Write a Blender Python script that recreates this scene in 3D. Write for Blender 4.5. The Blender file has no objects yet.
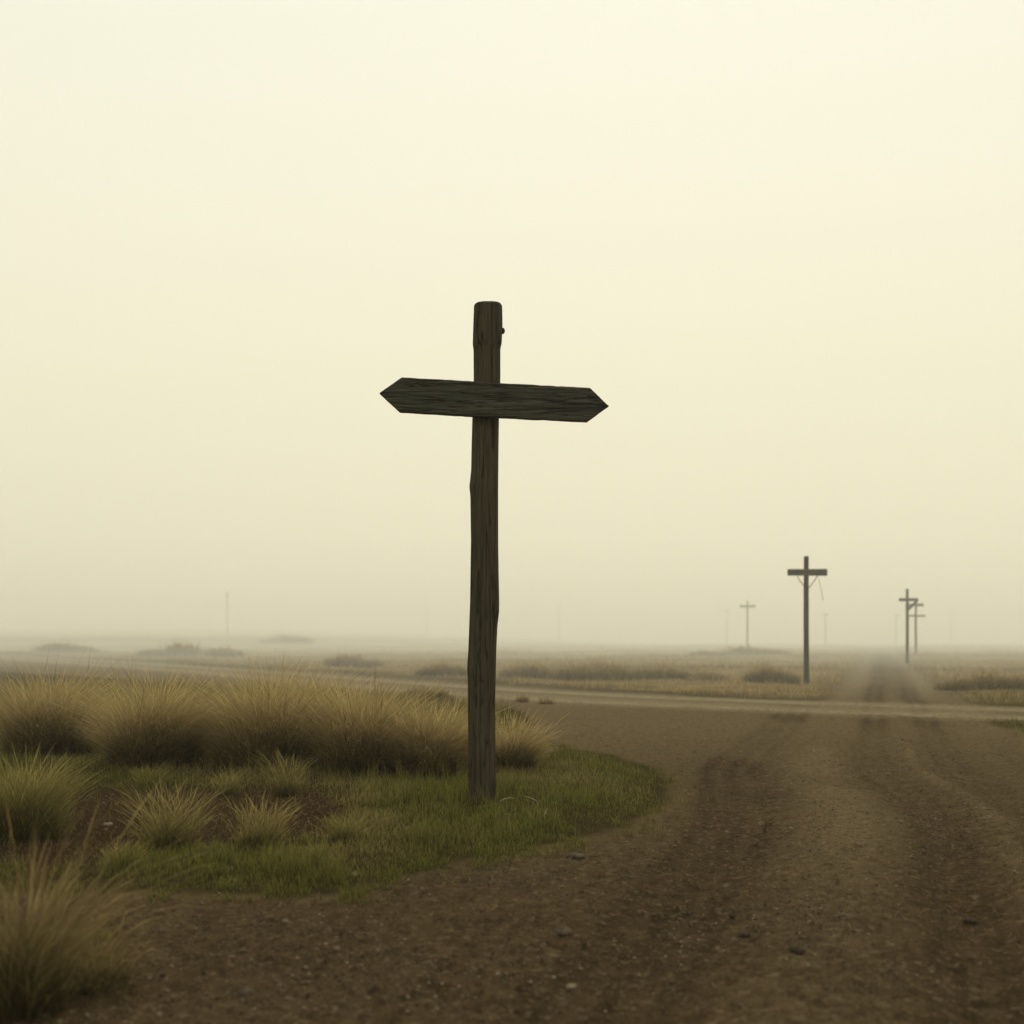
import bpy, math, random
import numpy as np
from mathutils import Vector, Euler

rng = np.random.default_rng(11)
random.seed(11)
scene = bpy.context.scene
COL = scene.collection
PI = math.pi

# ------------------------------------------------------------------ camera model
F = 1331.0      # focal length in pixels of the 1024 frame
HOR = 636.0     # image row of the horizon
EYE = 1.4       # eye height in metres


# ------------------------------------------------------------------ numpy noise
def _hash(ix, iy, seed):
    h = (ix.astype(np.int64) * 374761393 + iy.astype(np.int64) * 668265263 + seed * 1442695041) & 0xFFFFFFFF
    h = ((h ^ (h >> 13)) * 1274126177) & 0xFFFFFFFF
    h = (h ^ (h >> 16)) & 0xFFFFFFFF
    return h.astype(np.float64) / 4294967295.0


def vnoise(x, y, seed=0):
    x = np.asarray(x, float); y = np.asarray(y, float)
    x0 = np.floor(x); y0 = np.floor(y)
    fx = x - x0; fy = y - y0
    fx = fx * fx * (3 - 2 * fx); fy = fy * fy * (3 - 2 * fy)
    a = _hash(x0, y0, seed); b = _hash(x0 + 1, y0, seed)
    c = _hash(x0, y0 + 1, seed); d = _hash(x0 + 1, y0 + 1, seed)
    return (a * (1 - fx) + b * fx) * (1 - fy) + (c * (1 - fx) + d * fx) * fy * 1.0


def fbm(x, y, octv=4, seed=0, gain=0.5):
    s = 0; a = 1; t = 0
    x = np.asarray(x, float); y = np.asarray(y, float)
    for k in range(octv):
        s = s + a * vnoise(x * 2 ** k + 17.3 * k, y * 2 ** k - 9.1 * k, seed + k * 7)
        t += a; a *= gain
    return s / t


def sst(e0, e1, v):
    t = np.clip((v - e0) / (e1 - e0), 0, 1)
    return t * t * (3 - 2 * t)


# ------------------------------------------------------------------ plan of the place
def flat(px, py):
    d = F * EYE / (py - HOR)
    return ((px - 512.0) / F * d, d)


island_poly = np.array([flat(*p) for p in [
    (-700, 915), (-200, 896), (80, 884), (200, 889), (330, 891), (400, 870), (470, 856), (560, 840), (620, 823),
    (650, 801), (658, 786), (646, 770), (602, 756), (556, 748), (530, 735), (518, 716), (498, 707), (430, 702),
    (350, 696), (250, 690), (120, 680), (0, 672), (-200, 662), (-700, 650)]])
bare_poly = np.array([flat(*p) for p in [
    (20, 812), (60, 797), (140, 794), (240, 797), (330, 800), (345, 815), (330, 832), (250, 845), (180, 850),
    (100, 862), (40, 868), (-80, 860), (-60, 825)]])
track_line = np.array([flat(*p) for p in [
    (-900, 641.5), (-300, 646), (0, 656.5), (120, 664), (250, 673), (380, 684), (500, 692.5), (620, 699), (760, 704.5),
    (900, 709.5), (1024, 713.5), (1300, 722), (1800, 738), (3500, 790)]])


def sd_poly(x, y, poly):
    """signed distance, negative inside"""
    d = np.full(x.shape, 1e18); inside = np.zeros(x.shape, bool)
    n = len(poly)
    for i in range(n):
        ax, ay = poly[i]; bx, by = poly[(i + 1) % n]
        ex, ey = bx - ax, by - ay
        wx, wy = x - ax, y - ay
        t = np.clip((wx * ex + wy * ey) / (ex * ex + ey * ey), 0, 1)
        d = np.minimum(d, (wx - ex * t) ** 2 + (wy - ey * t) ** 2)
        c = ((ay <= y) & (by > y)) | ((by <= y) & (ay > y))
        with np.errstate(divide='ignore', invalid='ignore'):
            xi = ax + (y - ay) * ex / (ey if ey != 0 else 1e-12)
        inside ^= c & (x < xi)
    d = np.sqrt(d)
    return np.where(inside, -d, d)


def sd_line(x, y, line):
    """distance to polyline and the side (positive = far side)"""
    d = np.full(x.shape, 1e18); side = np.zeros(x.shape)
    for i in range(len(line) - 1):
        ax, ay = line[i]; bx, by = line[i + 1]
        ex, ey = bx - ax, by - ay
        wx, wy = x - ax, y - ay
        t = np.clip((wx * ex + wy * ey) / (ex * ex + ey * ey), 0, 1)
        q = (wx - ex * t) ** 2 + (wy - ey * t) ** 2
        cr = ex * wy - ey * wx
        m = q < d
        d = np.where(m, q, d); side = np.where(m, np.sign(cr), side)
    return np.sqrt(d), side


def plan(x, y):
    """masks of the place at ground points"""
    x = np.asarray(x, float); y = np.asarray(y, float)
    wob = (fbm(x * 0.9, y * 0.9, 3, 5) - 0.5) * 0.55 + (fbm(x * 5, y * 5, 2, 6) - 0.5) * 0.22
    off = x - (0.35 + 0.275 * y)                      # offset from the axis of the main road
    si = sd_poly(x, y, island_poly) + wob * 0.42
    sb = sd_poly(x, y, bare_poly) + wob * 1.2
    dt, side = sd_line(x, y, track_line)
    wt = dt + wob * 0.9
    sdt = dt * side
    track = sst(3.2, 1.7, wt)
    wr = np.abs(off) + wob * 1.0
    sf = sst(24, 45, y)
    strip = sst(2.0 + 0.5 * sf, 1.4 - 0.7 * sf, wr)
    near = (side < 0).astype(float)
    apron = near * sst(0.0, 0.35, si) * sst(1.75, 1.2, off + wob * 0.7)
    road = np.maximum(strip * sst(-0.2, 0.3, si), apron)
    grass = np.clip(1 - np.maximum(road, track), 0, 1)
    bare = sst(0.3, -0.12, sb)
    return dict(off=off, si=si, sb=sb, track=track, sdt=sdt, side=side, road=road, grass=grass, bare=bare, wob=wob)


def pattern_off(x, y, m):
    """distance from the axis of the wheel tracks, which swing right as they come near"""
    return m['off'] - 0.5 * sst(15, 9, y) + (fbm(x * 0.2, y * 0.2, 2, 41) - 0.5) * 0.22


def height(x, y, m=None, fine=True):
    x = np.asarray(x, float); y = np.asarray(y, float)
    if m is None:
        m = plan(x, y)
    u = x / np.maximum(y, 1.0)
    z = 4.2 * sst(110, 430, y) * sst(0.14, -0.24, u)
    z = z + 2.5 * sst(300, 1200, y) * (fbm(x / 260, y / 260, 3, 21) - 0.5)
    z = z + (fbm(x / 9, y / 9, 3, 31) - 0.5) * 0.5 * sst(26, 60, y) * m['grass']
    z = z + (fbm(x / 2.2, y / 2.2, 3, 33) - 0.5) * 0.12 * m['grass'] * sst(4, 9, y)
    z = z + 0.055 * sst(0.05, -0.6, m['si']) * m['grass'] * (1 - 0.6 * m['bare'])
    off = pattern_off(x, y, m)
    rut = np.exp(-((off + 1.85) / 0.30) ** 2) + np.exp(-((off + 0.35) / 0.24) ** 2) + 0.7 * np.exp(-((off - 0.48) / 0.24) ** 2)
    flatn = 1 - m['track']
    z = z - 0.05 * rut * m['road'] * flatn * sst(2.5, 5, y) * (1 - 0.6 * sst(16, 24, y))
    z = z + 0.03 * np.exp(-((off - 0.06) / 0.12) ** 2) * m['road'] * flatn
    tr = np.exp(-((m['sdt'] - 1.25) / 0.3) ** 2) + np.exp(-((m['sdt'] + 1.35) / 0.3) ** 2)
    z = z - 0.05 * tr * m['track']
    if fine:
        k = sst(60, 25, y)
        bumpy = np.clip(m['road'] * 0.8 + m['bare'] * 1.3 + 0.25, 0, 1.4)
        z = z + k * bumpy * ((fbm(x * 2.3, y * 2.3, 3, 51) - 0.5) * 0.032)
        cl = fbm(x * 24, y * 24, 3, 52)
        z = z + k * bumpy * (np.clip(cl - 0.6, 0, 1) * 0.10)
        z = z + k * bumpy * (vnoise(x * 38, y * 38, 55) - 0.5) * 0.010
    return z


def spot(px, py):
    """ground point seen at that image position"""
    ds = np.concatenate([np.arange(3, 40, 0.05), np.arange(40, 900, 0.5)])
    xs = (px - 512.0) / F * ds
    zs = height(xs, ds)
    ok = (EYE - zs) * F / ds <= (py - HOR)
    i = int(np.argmax(ok)) if ok.any() else len(ds) - 1
    return xs[i], ds[i], zs[i]


def hz(x, y):
    return float(height(np.array([x]), np.array([y]))[0])


# ------------------------------------------------------------------ helpers
def link(o, parent=None):
    COL.objects.link(o)
    if parent is not None:
        o.parent = parent
    return o


def tag(o, label=None, cat=None, group=None, kind=None):
    if label: o['label'] = label
    if cat: o['category'] = cat
    if group: o['group'] = group
    if kind: o['kind'] = kind
    return o


def np_mesh(name, verts, faces, mat=None, parent=None, attrs=None, smooth=True, tris=None):
    """verts (N,3); faces (M,4) quads; tris (K,3)"""
    me = bpy.data.meshes.new(name)
    verts = np.asarray(verts, np.float32)
    nq = 0 if faces is None else len(faces)
    nt = 0 if tris is None else len(tris)
    loops = []
    if nq: loops.append(np.asarray(faces, np.int32).ravel())
    if nt: loops.append(np.asarray(tris, np.int32).ravel())
    loops = np.concatenate(loops)
    starts = np.concatenate([np.arange(nq) * 4, nq * 4 + np.arange(nt) * 3]).astype(np.int32)
    me.vertices.add(len(verts)); me.vertices.foreach_set('co', verts.ravel())
    me.loops.add(len(loops)); me.loops.foreach_set('vertex_index', loops)
    me.polygons.add(nq + nt); me.polygons.foreach_set('loop_start', starts)
    me.update(calc_edges=True)
    me.validate()
    if smooth:
        me.polygons.foreach_set('use_smooth', np.ones(len(me.polygons), bool))
    for k, v in (attrs or {}).items():
        a = me.color_attributes.new(k, 'FLOAT_COLOR', 'POINT')
        a.data.foreach_set('color', np.asarray(v, np.float32).ravel())
    if mat: me.materials.append(mat)
    return link(bpy.data.objects.new(name, me), parent)


def empty(name, loc, rz=0):
    o = bpy.data.objects.new(name, None)
    o.empty_display_size = 0.2
    o.location = loc; o.rotation_euler = (0, 0, rz)
    return link(o)


# ------------------------------------------------------------------ materials
class NT:
    def __init__(self, name):
        self.m = bpy.data.materials.new(name); self.m.use_nodes = True
        self.t = self.m.node_tree; self.t.nodes.clear()
        self.out = self.t.nodes.new('ShaderNodeOutputMaterial')

    def n(self, typ, **kw):
        nd = self.t.nodes.new(typ)
        for k, v in kw.items():
            if k.startswith('i_'):
                nd.inputs[k[2:].replace('_', ' ')].default_value = v
            else:
                setattr(nd, k, v)
        return nd

    def l(self, a, b):
        self.t.links.new(a, b)

    def math(self, op, a, b=None, clamp=False):
        nd = self.n('ShaderNodeMath', operation=op, use_clamp=clamp)
        for i, v in enumerate((a, b)):
            if v is None: continue
            if hasattr(v, 'is_output'): self.l(v, nd.inputs[i])
            else: nd.inputs[i].default_value = v
        return nd.outputs[0]

    def mix(self, fac, a, b, blend='MIX'):
        nd = self.n('ShaderNodeMix', data_type='RGBA', blend_type=blend)
        for i, v in ((0, fac), (6, a), (7, b)):
            if hasattr(v, 'is_output'): self.l(v, nd.inputs[i])
            elif i == 0: nd.inputs[0].default_value = v
            else: nd.inputs[i].default_value = (*v, 1) if len(v) == 3 else v
        return nd.outputs[2]

    def ramp(self, fac, stops, interp='LINEAR'):
        nd = self.n('ShaderNodeValToRGB'); cr = nd.color_ramp; cr.interpolation = interp
        while len(cr.elements) < len(stops): cr.elements.new(0.5)
        for e, (p, c) in zip(cr.elements, stops):
            e.position = p; e.color = (c, c, c, 1) if not hasattr(c, '__len__') else (*c, 1)
        self.l(fac, nd.inputs[0])
        return nd.outputs[0]

    def coords(self, scale=(1, 1, 1), rot=(0, 0, 0), kind='Object'):
        tc = self.n('ShaderNodeTexCoord'); mp = self.n('ShaderNodeMapping')
        mp.inputs['Scale'].default_value = scale; mp.inputs['Rotation'].default_value = rot
        self.l(tc.outputs[kind], mp.inputs['Vector'])
        return mp.outputs[0]

    def noise(self, vec, scale, detail=4, rough=0.55, dist=0.0):
        nd = self.n('ShaderNodeTexNoise')
        nd.inputs['Scale'].default_value = scale; nd.inputs['Detail'].default_value = detail
        nd.inputs['Roughness'].default_value = rough; nd.inputs['Distortion'].default_value = dist
        self.l(vec, nd.inputs['Vector'])
        return nd.outputs['Fac']

    def bump(self, h, strength=1.0, dist=0.01, prev=None):
        nd = self.n('ShaderNodeBump'); nd.inputs['Strength'].default_value = strength
        nd.inputs['Distance'].default_value = dist
        self.l(h, nd.inputs['Height'])
        if prev is not None: self.l(prev, nd.inputs['Normal'])
        return nd.outputs[0]

    def principled(self, col, rough=0.9, spec=0.15, normal=None):
        p = self.n('ShaderNodeBsdfPrincipled')
        if hasattr(col, 'is_output'): self.l(col, p.inputs['Base Color'])
        else: p.inputs['Base Color'].default_value = (*col, 1)
        if hasattr(rough, 'is_output'): self.l(rough, p.inputs['Roughness'])
        else: p.inputs['Roughness'].default_value = rough
        p.inputs['Specular IOR Level'].default_value = spec
        if normal is not None: self.l(normal, p.inputs['Normal'])
        return p.outputs[0]

    def finish(self, sh):
        self.l(sh, self.out.inputs['Surface'])
        return self.m


def mat_ground():
    w = NT('earth')
    za = w.n('ShaderNodeVertexColor', layer_name='zone'); zb = w.n('ShaderNodeVertexColor', layer_name='zone_extra')
    sa = w.n('ShaderNodeSeparateColor'); w.l(za.outputs[0], sa.inputs[0])
    sb = w.n('ShaderNodeSeparateColor'); w.l(zb.outputs[0], sb.inputs[0])
    road, track, green = sa.outputs[0], sa.outputs[1], sa.outputs[2]
    rut, crown_haze, bare = sb.outputs[0], sb.outputs[1], sb.outputs[2]
    v = w.coords()
    n_big = w.noise(v, 0.55, 4, 0.6)
    n_mid = w.noise(v, 5.5, 6, 0.7)
    n_fine = w.noise(v, 26, 4, 0.7)
    n_grit = w.noise(v, 130, 2, 0.6)
    vo = w.n('ShaderNodeTexVoronoi', feature='F1'); vo.inputs['Scale'].default_value = 42; vo.inputs['Randomness'].default_value = 1
    w.l(v, vo.inputs['Vector'])
    peb = w.ramp(vo.outputs['Distance'], [(0.0, 1.0), (0.28, 0.75), (0.42, 0.0)])
    pebr = w.n('ShaderNodeSeparateColor'); w.l(vo.outputs['Color'], pebr.inputs[0])
    pebmask = w.math('MULTIPLY', peb, w.ramp(pebr.outputs[0], [(0.0, 0.0), (0.6, 0.0), (0.75, 1.0)]))
    dark = (0.036, 0.024, 0.012); midc = (0.108, 0.074, 0.037)
    s = w.math('ADD', w.math('MULTIPLY', n_mid, 0.45), w.math('MULTIPLY', n_fine, 0.55))
    soil = w.mix(w.ramp(s, [(0.40, 0.0), (0.60, 1.0)]), dark, midc)
    soil = w.mix(w.ramp(n_big, [(0.4, 0.0), (0.62, 0.6)]), soil, (0.098, 0.063, 0.031))
    soil = w.mix(w.math('MULTIPLY', crown_haze, 0.75), soil, w.mix(n_fine, (0.140, 0.103, 0.054), (0.25, 0.190, 0.105)))
    soil = w.mix(w.math('MULTIPLY', rut, 0.42), soil, (0.032, 0.0215, 0.0105))  # wheel ruts, and the painted shadow of the dent
    soil = w.mix(w.math('MULTIPLY', pebmask, 0.6), soil, w.mix(pebr.outputs[1], (0.06, 0.043, 0.03), (0.17, 0.135, 0.095)))
    pale = w.mix(n_mid, (0.23, 0.180, 0.108), (0.40, 0.325, 0.205))
    grs = w.mix(w.ramp(n_mid, [(0.35, 0), (0.65, 1)]), (0.030, 0.0225, 0.009), (0.058, 0.043, 0.016))
    straw = w.mix(w.ramp(n_big, [(0.35, 0), (0.65, 1)]), (0.13, 0.095, 0.042), (0.26, 0.192, 0.088))
    under = w.mix(green, straw, grs)
    under = w.mix(bare, under, w.mix(n_fine, (0.026, 0.0145, 0.006), (0.062, 0.037, 0.0165)))
    c = w.mix(road, under, soil)
    c = w.mix(w.math('MULTIPLY', track, w.ramp(n_mid, [(0.2, 0.6), (0.6, 1.0)])), c, pale)
    c = w.mix(w.math('MULTIPLY', w.ramp(n_grit, [(0.4, 1.0), (0.55, 0.0)]), 0.45), c, (0.02, 0.014, 0.009))
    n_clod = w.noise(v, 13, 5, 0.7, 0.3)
    dent = w.ramp(n_clod, [(0.52, 0.0), (0.62, 1.0)])  # mask for the shade painted into the dents
    c = w.mix(w.math('MULTIPLY', w.math('MULTIPLY', dent, 0.5), w.math('MAXIMUM', road, bare)), c, (0.020, 0.013, 0.0065))  # shade inside the dents painted as darker soil
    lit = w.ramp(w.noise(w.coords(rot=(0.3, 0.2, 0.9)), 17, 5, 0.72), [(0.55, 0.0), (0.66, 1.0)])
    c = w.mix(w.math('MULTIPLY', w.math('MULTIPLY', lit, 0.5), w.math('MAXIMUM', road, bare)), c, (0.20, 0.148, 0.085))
    b = w.bump(n_clod, 0.7, -0.06)
    b = w.bump(n_fine, 0.8, 0.025, b)
    b = w.bump(n_grit, 0.6, 0.006, b)
    b = w.bump(pebmask, 0.5, 0.008, b)
    return w.finish(w.principled(c, 1.0, 0.0, b))


def mat_grass(name, base, mid, tip, gbase, gtip):
    """blade attribute: r = height along the blade, g = random, b = dryness"""
    w = NT(name)
    at = w.n('ShaderNodeVertexColor', layer_name='blade')
    s = w.n('ShaderNodeSeparateColor'); w.l(at.outputs[0], s.inputs[0])
    t, r, dry = s.outputs[0], s.outputs[1], s.outputs[2]
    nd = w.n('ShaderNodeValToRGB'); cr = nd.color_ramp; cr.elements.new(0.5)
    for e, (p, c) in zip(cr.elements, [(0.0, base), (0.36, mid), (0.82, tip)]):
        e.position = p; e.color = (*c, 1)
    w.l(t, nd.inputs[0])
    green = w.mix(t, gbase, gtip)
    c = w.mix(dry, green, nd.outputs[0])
    hs = w.n('ShaderNodeHueSaturation'); w.l(c, hs.inputs['Color'])
    w.l(w.math('ADD', w.math('MULTIPLY', r, 0.8), 0.6), hs.inputs['Value'])
    w.l(w.math('ADD', w.math('MULTIPLY', r, 0.03), 0.485), hs.inputs['Hue'])
    c = hs.outputs[0]
    d = w.n('ShaderNodeBsdfDiffuse'); w.l(c, d.inputs[0])
    tr = w.n('ShaderNodeBsdfTranslucent'); w.l(c, tr.inputs[0])
    mx = w.n('ShaderNodeMixShader'); mx.inputs[0].default_value = 0.38
    w.l(d.outputs[0], mx.inputs[1]); w.l(tr.outputs[0], mx.inputs[2])
    return w.finish(mx.outputs[0])


def mat_wood(name, axis, dark, light, moss, scale=1.0, crack=True):
    """weathered timber, grain along the axis"""
    w = NT(name)
    st = [88 * scale] * 3; st['xyz'.index(axis)] = 3.0 * scale
    v = w.coords(tuple(st)); vv = w.coords()
    g = w.noise(v, 1.0, 6, 0.68, 0.35)
    st2 = [210 * scale] * 3; st2['xyz'.index(axis)] = 5 * scale
    g2 = w.noise(w.coords(tuple(st2)), 1.0, 3, 0.6, 0.2)
    big = w.noise(vv, 2.4, 4, 0.6)
    s = w.math('ADD', w.math('MULTIPLY', g, 0.65), w.math('MULTIPLY', g2, 0.35))
    c = w.mix(w.ramp(s, [(0.30, 0.0), (0.5, 0.45), (0.68, 1.0)]), dark, light)
    c = w.mix(w.ramp(big, [(0.42, 0.0), (0.66, 0.55)]), c, moss)
    st3 = [20 * scale] * 3; st3['xyz'.index(axis)] = 0.9 * scale
    ck = w.noise(w.coords(tuple(st3), (0.02, 0.03, 0.01)), 1.0, 3, 0.5, 0.6)
    line = w.ramp(w.math('ABSOLUTE', w.math('SUBTRACT', ck, 0.5)), [(0.0, 1.0), (0.012, 0.8), (0.03, 0.0)])
    c = w.mix(w.math('MULTIPLY', line, 0.6), c, (0.006, 0.005, 0.004))
    b = w.bump(s, 0.9, 0.012)
    b = w.bump(w.math('MULTIPLY', line, -1.0), 0.8, 0.012, b)
    return w.finish(w.principled(c, 0.92, 0.06, b))


def mat_plain(name, a, bcol, scale=30, rough=0.85, spec=0.2):
    w = NT(name); v = w.coords()
    n = w.noise(v, scale, 4, 0.65)
    c = w.mix(w.ramp(n, [(0.35, 0.0), (0.65, 1.0)]), a, bcol)
    return w.finish(w.principled(c, rough, spec * 0.2, w.bump(n, 0.5, 0.01)))


M_earth = mat_ground()
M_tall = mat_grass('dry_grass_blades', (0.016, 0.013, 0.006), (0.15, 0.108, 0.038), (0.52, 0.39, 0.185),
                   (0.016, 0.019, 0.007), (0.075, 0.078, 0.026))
M_short = mat_grass('turf_blades', (0.034, 0.029, 0.010), (0.13, 0.102, 0.034), (0.31, 0.24, 0.095),
                    (0.030, 0.034, 0.008), (0.19, 0.182, 0.036))
M_shade = mat_grass('shaded_grass_blades', (0.020, 0.017, 0.007), (0.115, 0.085, 0.034), (0.30, 0.215, 0.098),
                    (0.020, 0.020, 0.007), (0.10, 0.085, 0.028))  # darker copy of the grass, foreground shade put into the blade colours
M_field = mat_grass('field_blades', (0.12, 0.086, 0.037), (0.28, 0.20, 0.088), (0.47, 0.345, 0.16),
                    (0.065, 0.052, 0.020), (0.18, 0.145, 0.058))
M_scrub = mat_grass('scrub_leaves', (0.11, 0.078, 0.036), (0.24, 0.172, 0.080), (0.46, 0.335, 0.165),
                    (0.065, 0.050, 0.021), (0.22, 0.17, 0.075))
M_post = mat_wood('weathered_log', 'z', (0.022, 0.018, 0.011), (0.122, 0.100, 0.060), (0.055, 0.048, 0.027))
M_board = mat_wood('weathered_board', 'x', (0.021, 0.020, 0.014), (0.125, 0.120, 0.085), (0.052, 0.054, 0.037))
M_pole = mat_wood('pole_timber', 'z', (0.035, 0.030, 0.023), (0.095, 0.083, 0.064), (0.07, 0.066, 0.048), 0.6)
M_arm = mat_wood('arm_timber', 'x', (0.045, 0.042, 0.03), (0.12, 0.112, 0.082), (0.095, 0.09, 0.065), 0.6)
M_iron = mat_plain('rusted_iron', (0.02, 0.016, 0.013), (0.06, 0.042, 0.03), 60, 0.7, 0.3)
M_wire = mat_plain('dull_wire', (0.05, 0.045, 0.035), (0.09, 0.08, 0.06), 40, 0.7, 0.3)
M_stone = mat_plain('field_stone', (0.034, 0.024, 0.015), (0.10, 0.074, 0.046), 22)
M_clod = mat_plain('soil_clod', (0.022, 0.015, 0.010), (0.055, 0.037, 0.024), 30)
M_pale = mat_plain('pale_pebble', (0.10, 0.075, 0.048), (0.23, 0.18, 0.12), 18)
M_stalk = mat_plain('bleached_stalk', (0.22, 0.19, 0.11), (0.42, 0.37, 0.24), 40)


# ------------------------------------------------------------------ ground, road and track: one grid, cut along the edges
def build_ground():
    y1 = np.exp(np.linspace(math.log(1.6), math.log(4.2), 40, endpoint=False))
    y2 = np.exp(np.linspace(math.log(4.2), math.log(45), 640, endpoint=False))
    y3 = np.exp(np.linspace(math.log(45), math.log(3000), 190))
    ys = np.concatenate([[-25, -10, -4, -1, 0.6], y1, y2, y3])
    ud = np.linspace(-0.52, 0.52, 620)
    e = np.exp(np.linspace(math.log(0.53), math.log(4.0), 50))
    us = np.concatenate([-e[::-1], ud, e])
    U, Y = np.meshgrid(us, ys)
    X = U * np.maximum(Y, 7.0)         # constant width close to the viewer, fanning out behind
    X = X + 0.0
    m = plan(X, Y)
    Z = height(X, Y, m)
    nr, nc = X.shape
    V = np.stack([X, Y, Z], -1).reshape(-1, 3)
    idx = np.arange(nr * nc).reshape(nr, nc)
    Q = np.stack([idx[:-1, :-1], idx[:-1, 1:], idx[1:, 1:], idx[1:, :-1]], -1).reshape(-1, 4)
    off = pattern_off(X, Y, m)
    brk = 0.3 + 0.7 * sst(0.33, 0.58, fbm(X * 0.6, Y * 0.2, 3, 44))
    rut = np.clip(sum(0.75 * np.exp(-((off - q) / 0.085) ** 2) for q in (-2.12, -1.88, -1.62, -0.52, -0.24, 0.36, 0.60)) + 0.5 * np.exp(-((off + 1.86) / 0.36) ** 2) + 0.5 * np.exp(-((off + 0.37) / 0.28) ** 2) + 0.45 * np.exp(-((off - 0.48) / 0.27) ** 2), 0, 1) * brk
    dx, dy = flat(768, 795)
    rut = np.maximum(rut, np.exp(-((X - dx) / 0.24) ** 2 - ((Y - dy) / 0.35) ** 2) * 1.0)  # shadow of a dent, painted as a dark ellipse into the rut colour
    crown_haze = np.clip(0.9 * np.exp(-((off + 1.02) / 0.45) ** 2) + 1.1 * np.exp(-((off - 0.06) / 0.12) ** 2) + 0.6 * np.exp(-((off - 1.0) / 0.25) ** 2), 0, 1)
    crown_haze = crown_haze * (0.35 + 0.65 * sst(0.3, 0.6, fbm(X * 0.8, Y * 0.4, 3, 45))) * (0.25 + 0.75 * sst(5.5, 11, Y))  # bands dimmed near the viewer: foreground darkening painted into the soil
    crown_haze = np.maximum(crown_haze, (0.26 * sst(6, 10, Y) + 0.62 * sst(10, 22, Y)) * (1 - rut * 0.7))  # paler with distance: mid-ground haze brightening painted into the soil colour
    tl = np.exp(-((m['sdt'] - 1.25) / 0.55) ** 2) + np.exp(-((m['sdt'] + 1.35) / 0.55) ** 2)
    trk = m['track'] * np.clip(0.45 + 0.55 * tl, 0, 1)
    trk = np.maximum(trk, 0.5 * m['road'] * sst(24, 40, Y) * np.clip(np.exp(-((off + 1.1) / 0.4) ** 2) + np.exp(-((off - 0.9) / 0.35) ** 2), 0, 1))
    green = np.clip(sst(0.35, 0.05, m['si']), 0, 1)
    green = np.maximum(green, sst(6.5, 2.0, np.abs(m['sdt'])) * 0.9)
    A = np.stack([m['road'], trk, green, np.ones_like(X)], -1).reshape(-1, 4)
    B = np.stack([rut * m['road'] * (1 - m['track']) * (1 - 0.82 * sst(15, 26, Y)), crown_haze * m['road'], m['bare'], np.ones_like(X)], -1).reshape(-1, 4)
    fr = m['road'].ravel()[Q].mean(1); ft = m['track'].ravel()[Q].mean(1)
    is_t = ft > 0.5
    is_r = (~is_t) & (fr > 0.5)
    is_g = ~(is_t | is_r)
    for name, sel, lab in (('ground', is_g, 'open scrub ground with short grass and bare soil'),
                           ('dirt_road', is_r, 'brown dirt road with wheel ruts running to the horizon'),
                           ('crossing_track', is_t, 'pale dirt track crossing behind the signpost')):
        q = Q[sel]
        used = np.unique(q)
        remap = np.full(len(V), -1); remap[used] = np.arange(len(used))
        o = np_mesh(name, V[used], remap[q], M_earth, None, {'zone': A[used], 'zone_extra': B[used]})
        tag(o, kind='structure')


build_ground()


# ------------------------------------------------------------------ grass
def blade_arrays(pos, h, w, ang, lean, side_ang, dry, seg=4, head=None, t0=0.0):
    n = len(pos)
    rnd = rng.random(n)
    dirx, diry = np.cos(ang), np.sin(ang)
    sx, sy = np.cos(side_ang), np.sin(side_ang)
    V = np.zeros((n, 2 * seg + 1, 3)); C = np.ones((n, 2 * seg + 1, 4))
    for k in range(seg + 1):
        t = k / seg
        bend = lean * (0.35 * t + 0.65 * t * t)
        px = pos[:, 0] + dirx * bend * h
        py = pos[:, 1] + diry * bend * h
        pz = pos[:, 2] + h * t * np.sqrt(np.clip(1 - (0.72 * lean * t) ** 2, 0.15, 1))
        prof = (1 - t) ** 0.55 if k < seg else 0
        ww = w * prof * 0.5
        if head is not None and k == seg - 1:
            ww = np.where(head, w * 0.75, ww)
        if k < seg:
            for s, j in ((-1, 2 * k), (1, 2 * k + 1)):
                V[:, j, 0] = px + s * sx * ww; V[:, j, 1] = py + s * sy * ww; V[:, j, 2] = pz
                C[:, j, 0] = t0 + (1 - t0) * t; C[:, j, 1] = rnd; C[:, j, 2] = dry
        else:
            V[:, 2 * seg, 0] = px; V[:, 2 * seg, 1] = py; V[:, 2 * seg, 2] = pz
            C[:, 2 * seg, 0] = 1; C[:, 2 * seg, 1] = rnd; C[:, 2 * seg, 2] = dry
    nv = 2 * seg + 1
    base = (np.arange(n) * nv)[:, None]
    q = np.concatenate([base + np.array([[2 * k, 2 * k + 1, 2 * k + 3, 2 * k + 2]]) for k in range(seg - 1)], 0) if seg > 1 else None
    t = base + np.array([[2 * seg - 2, 2 * seg - 1, 2 * seg]])
    return V.reshape(-1, 3), q, t, C.reshape(-1, 4)


def blade_object(name, data, mat, loc=(0, 0, 0), parent=None):
    V, q, t, C = data
    o = np_mesh(name, V - np.array(loc), q, mat, parent, {'blade': C}, smooth=True, tris=t)
    o.location = loc
    return o


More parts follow.
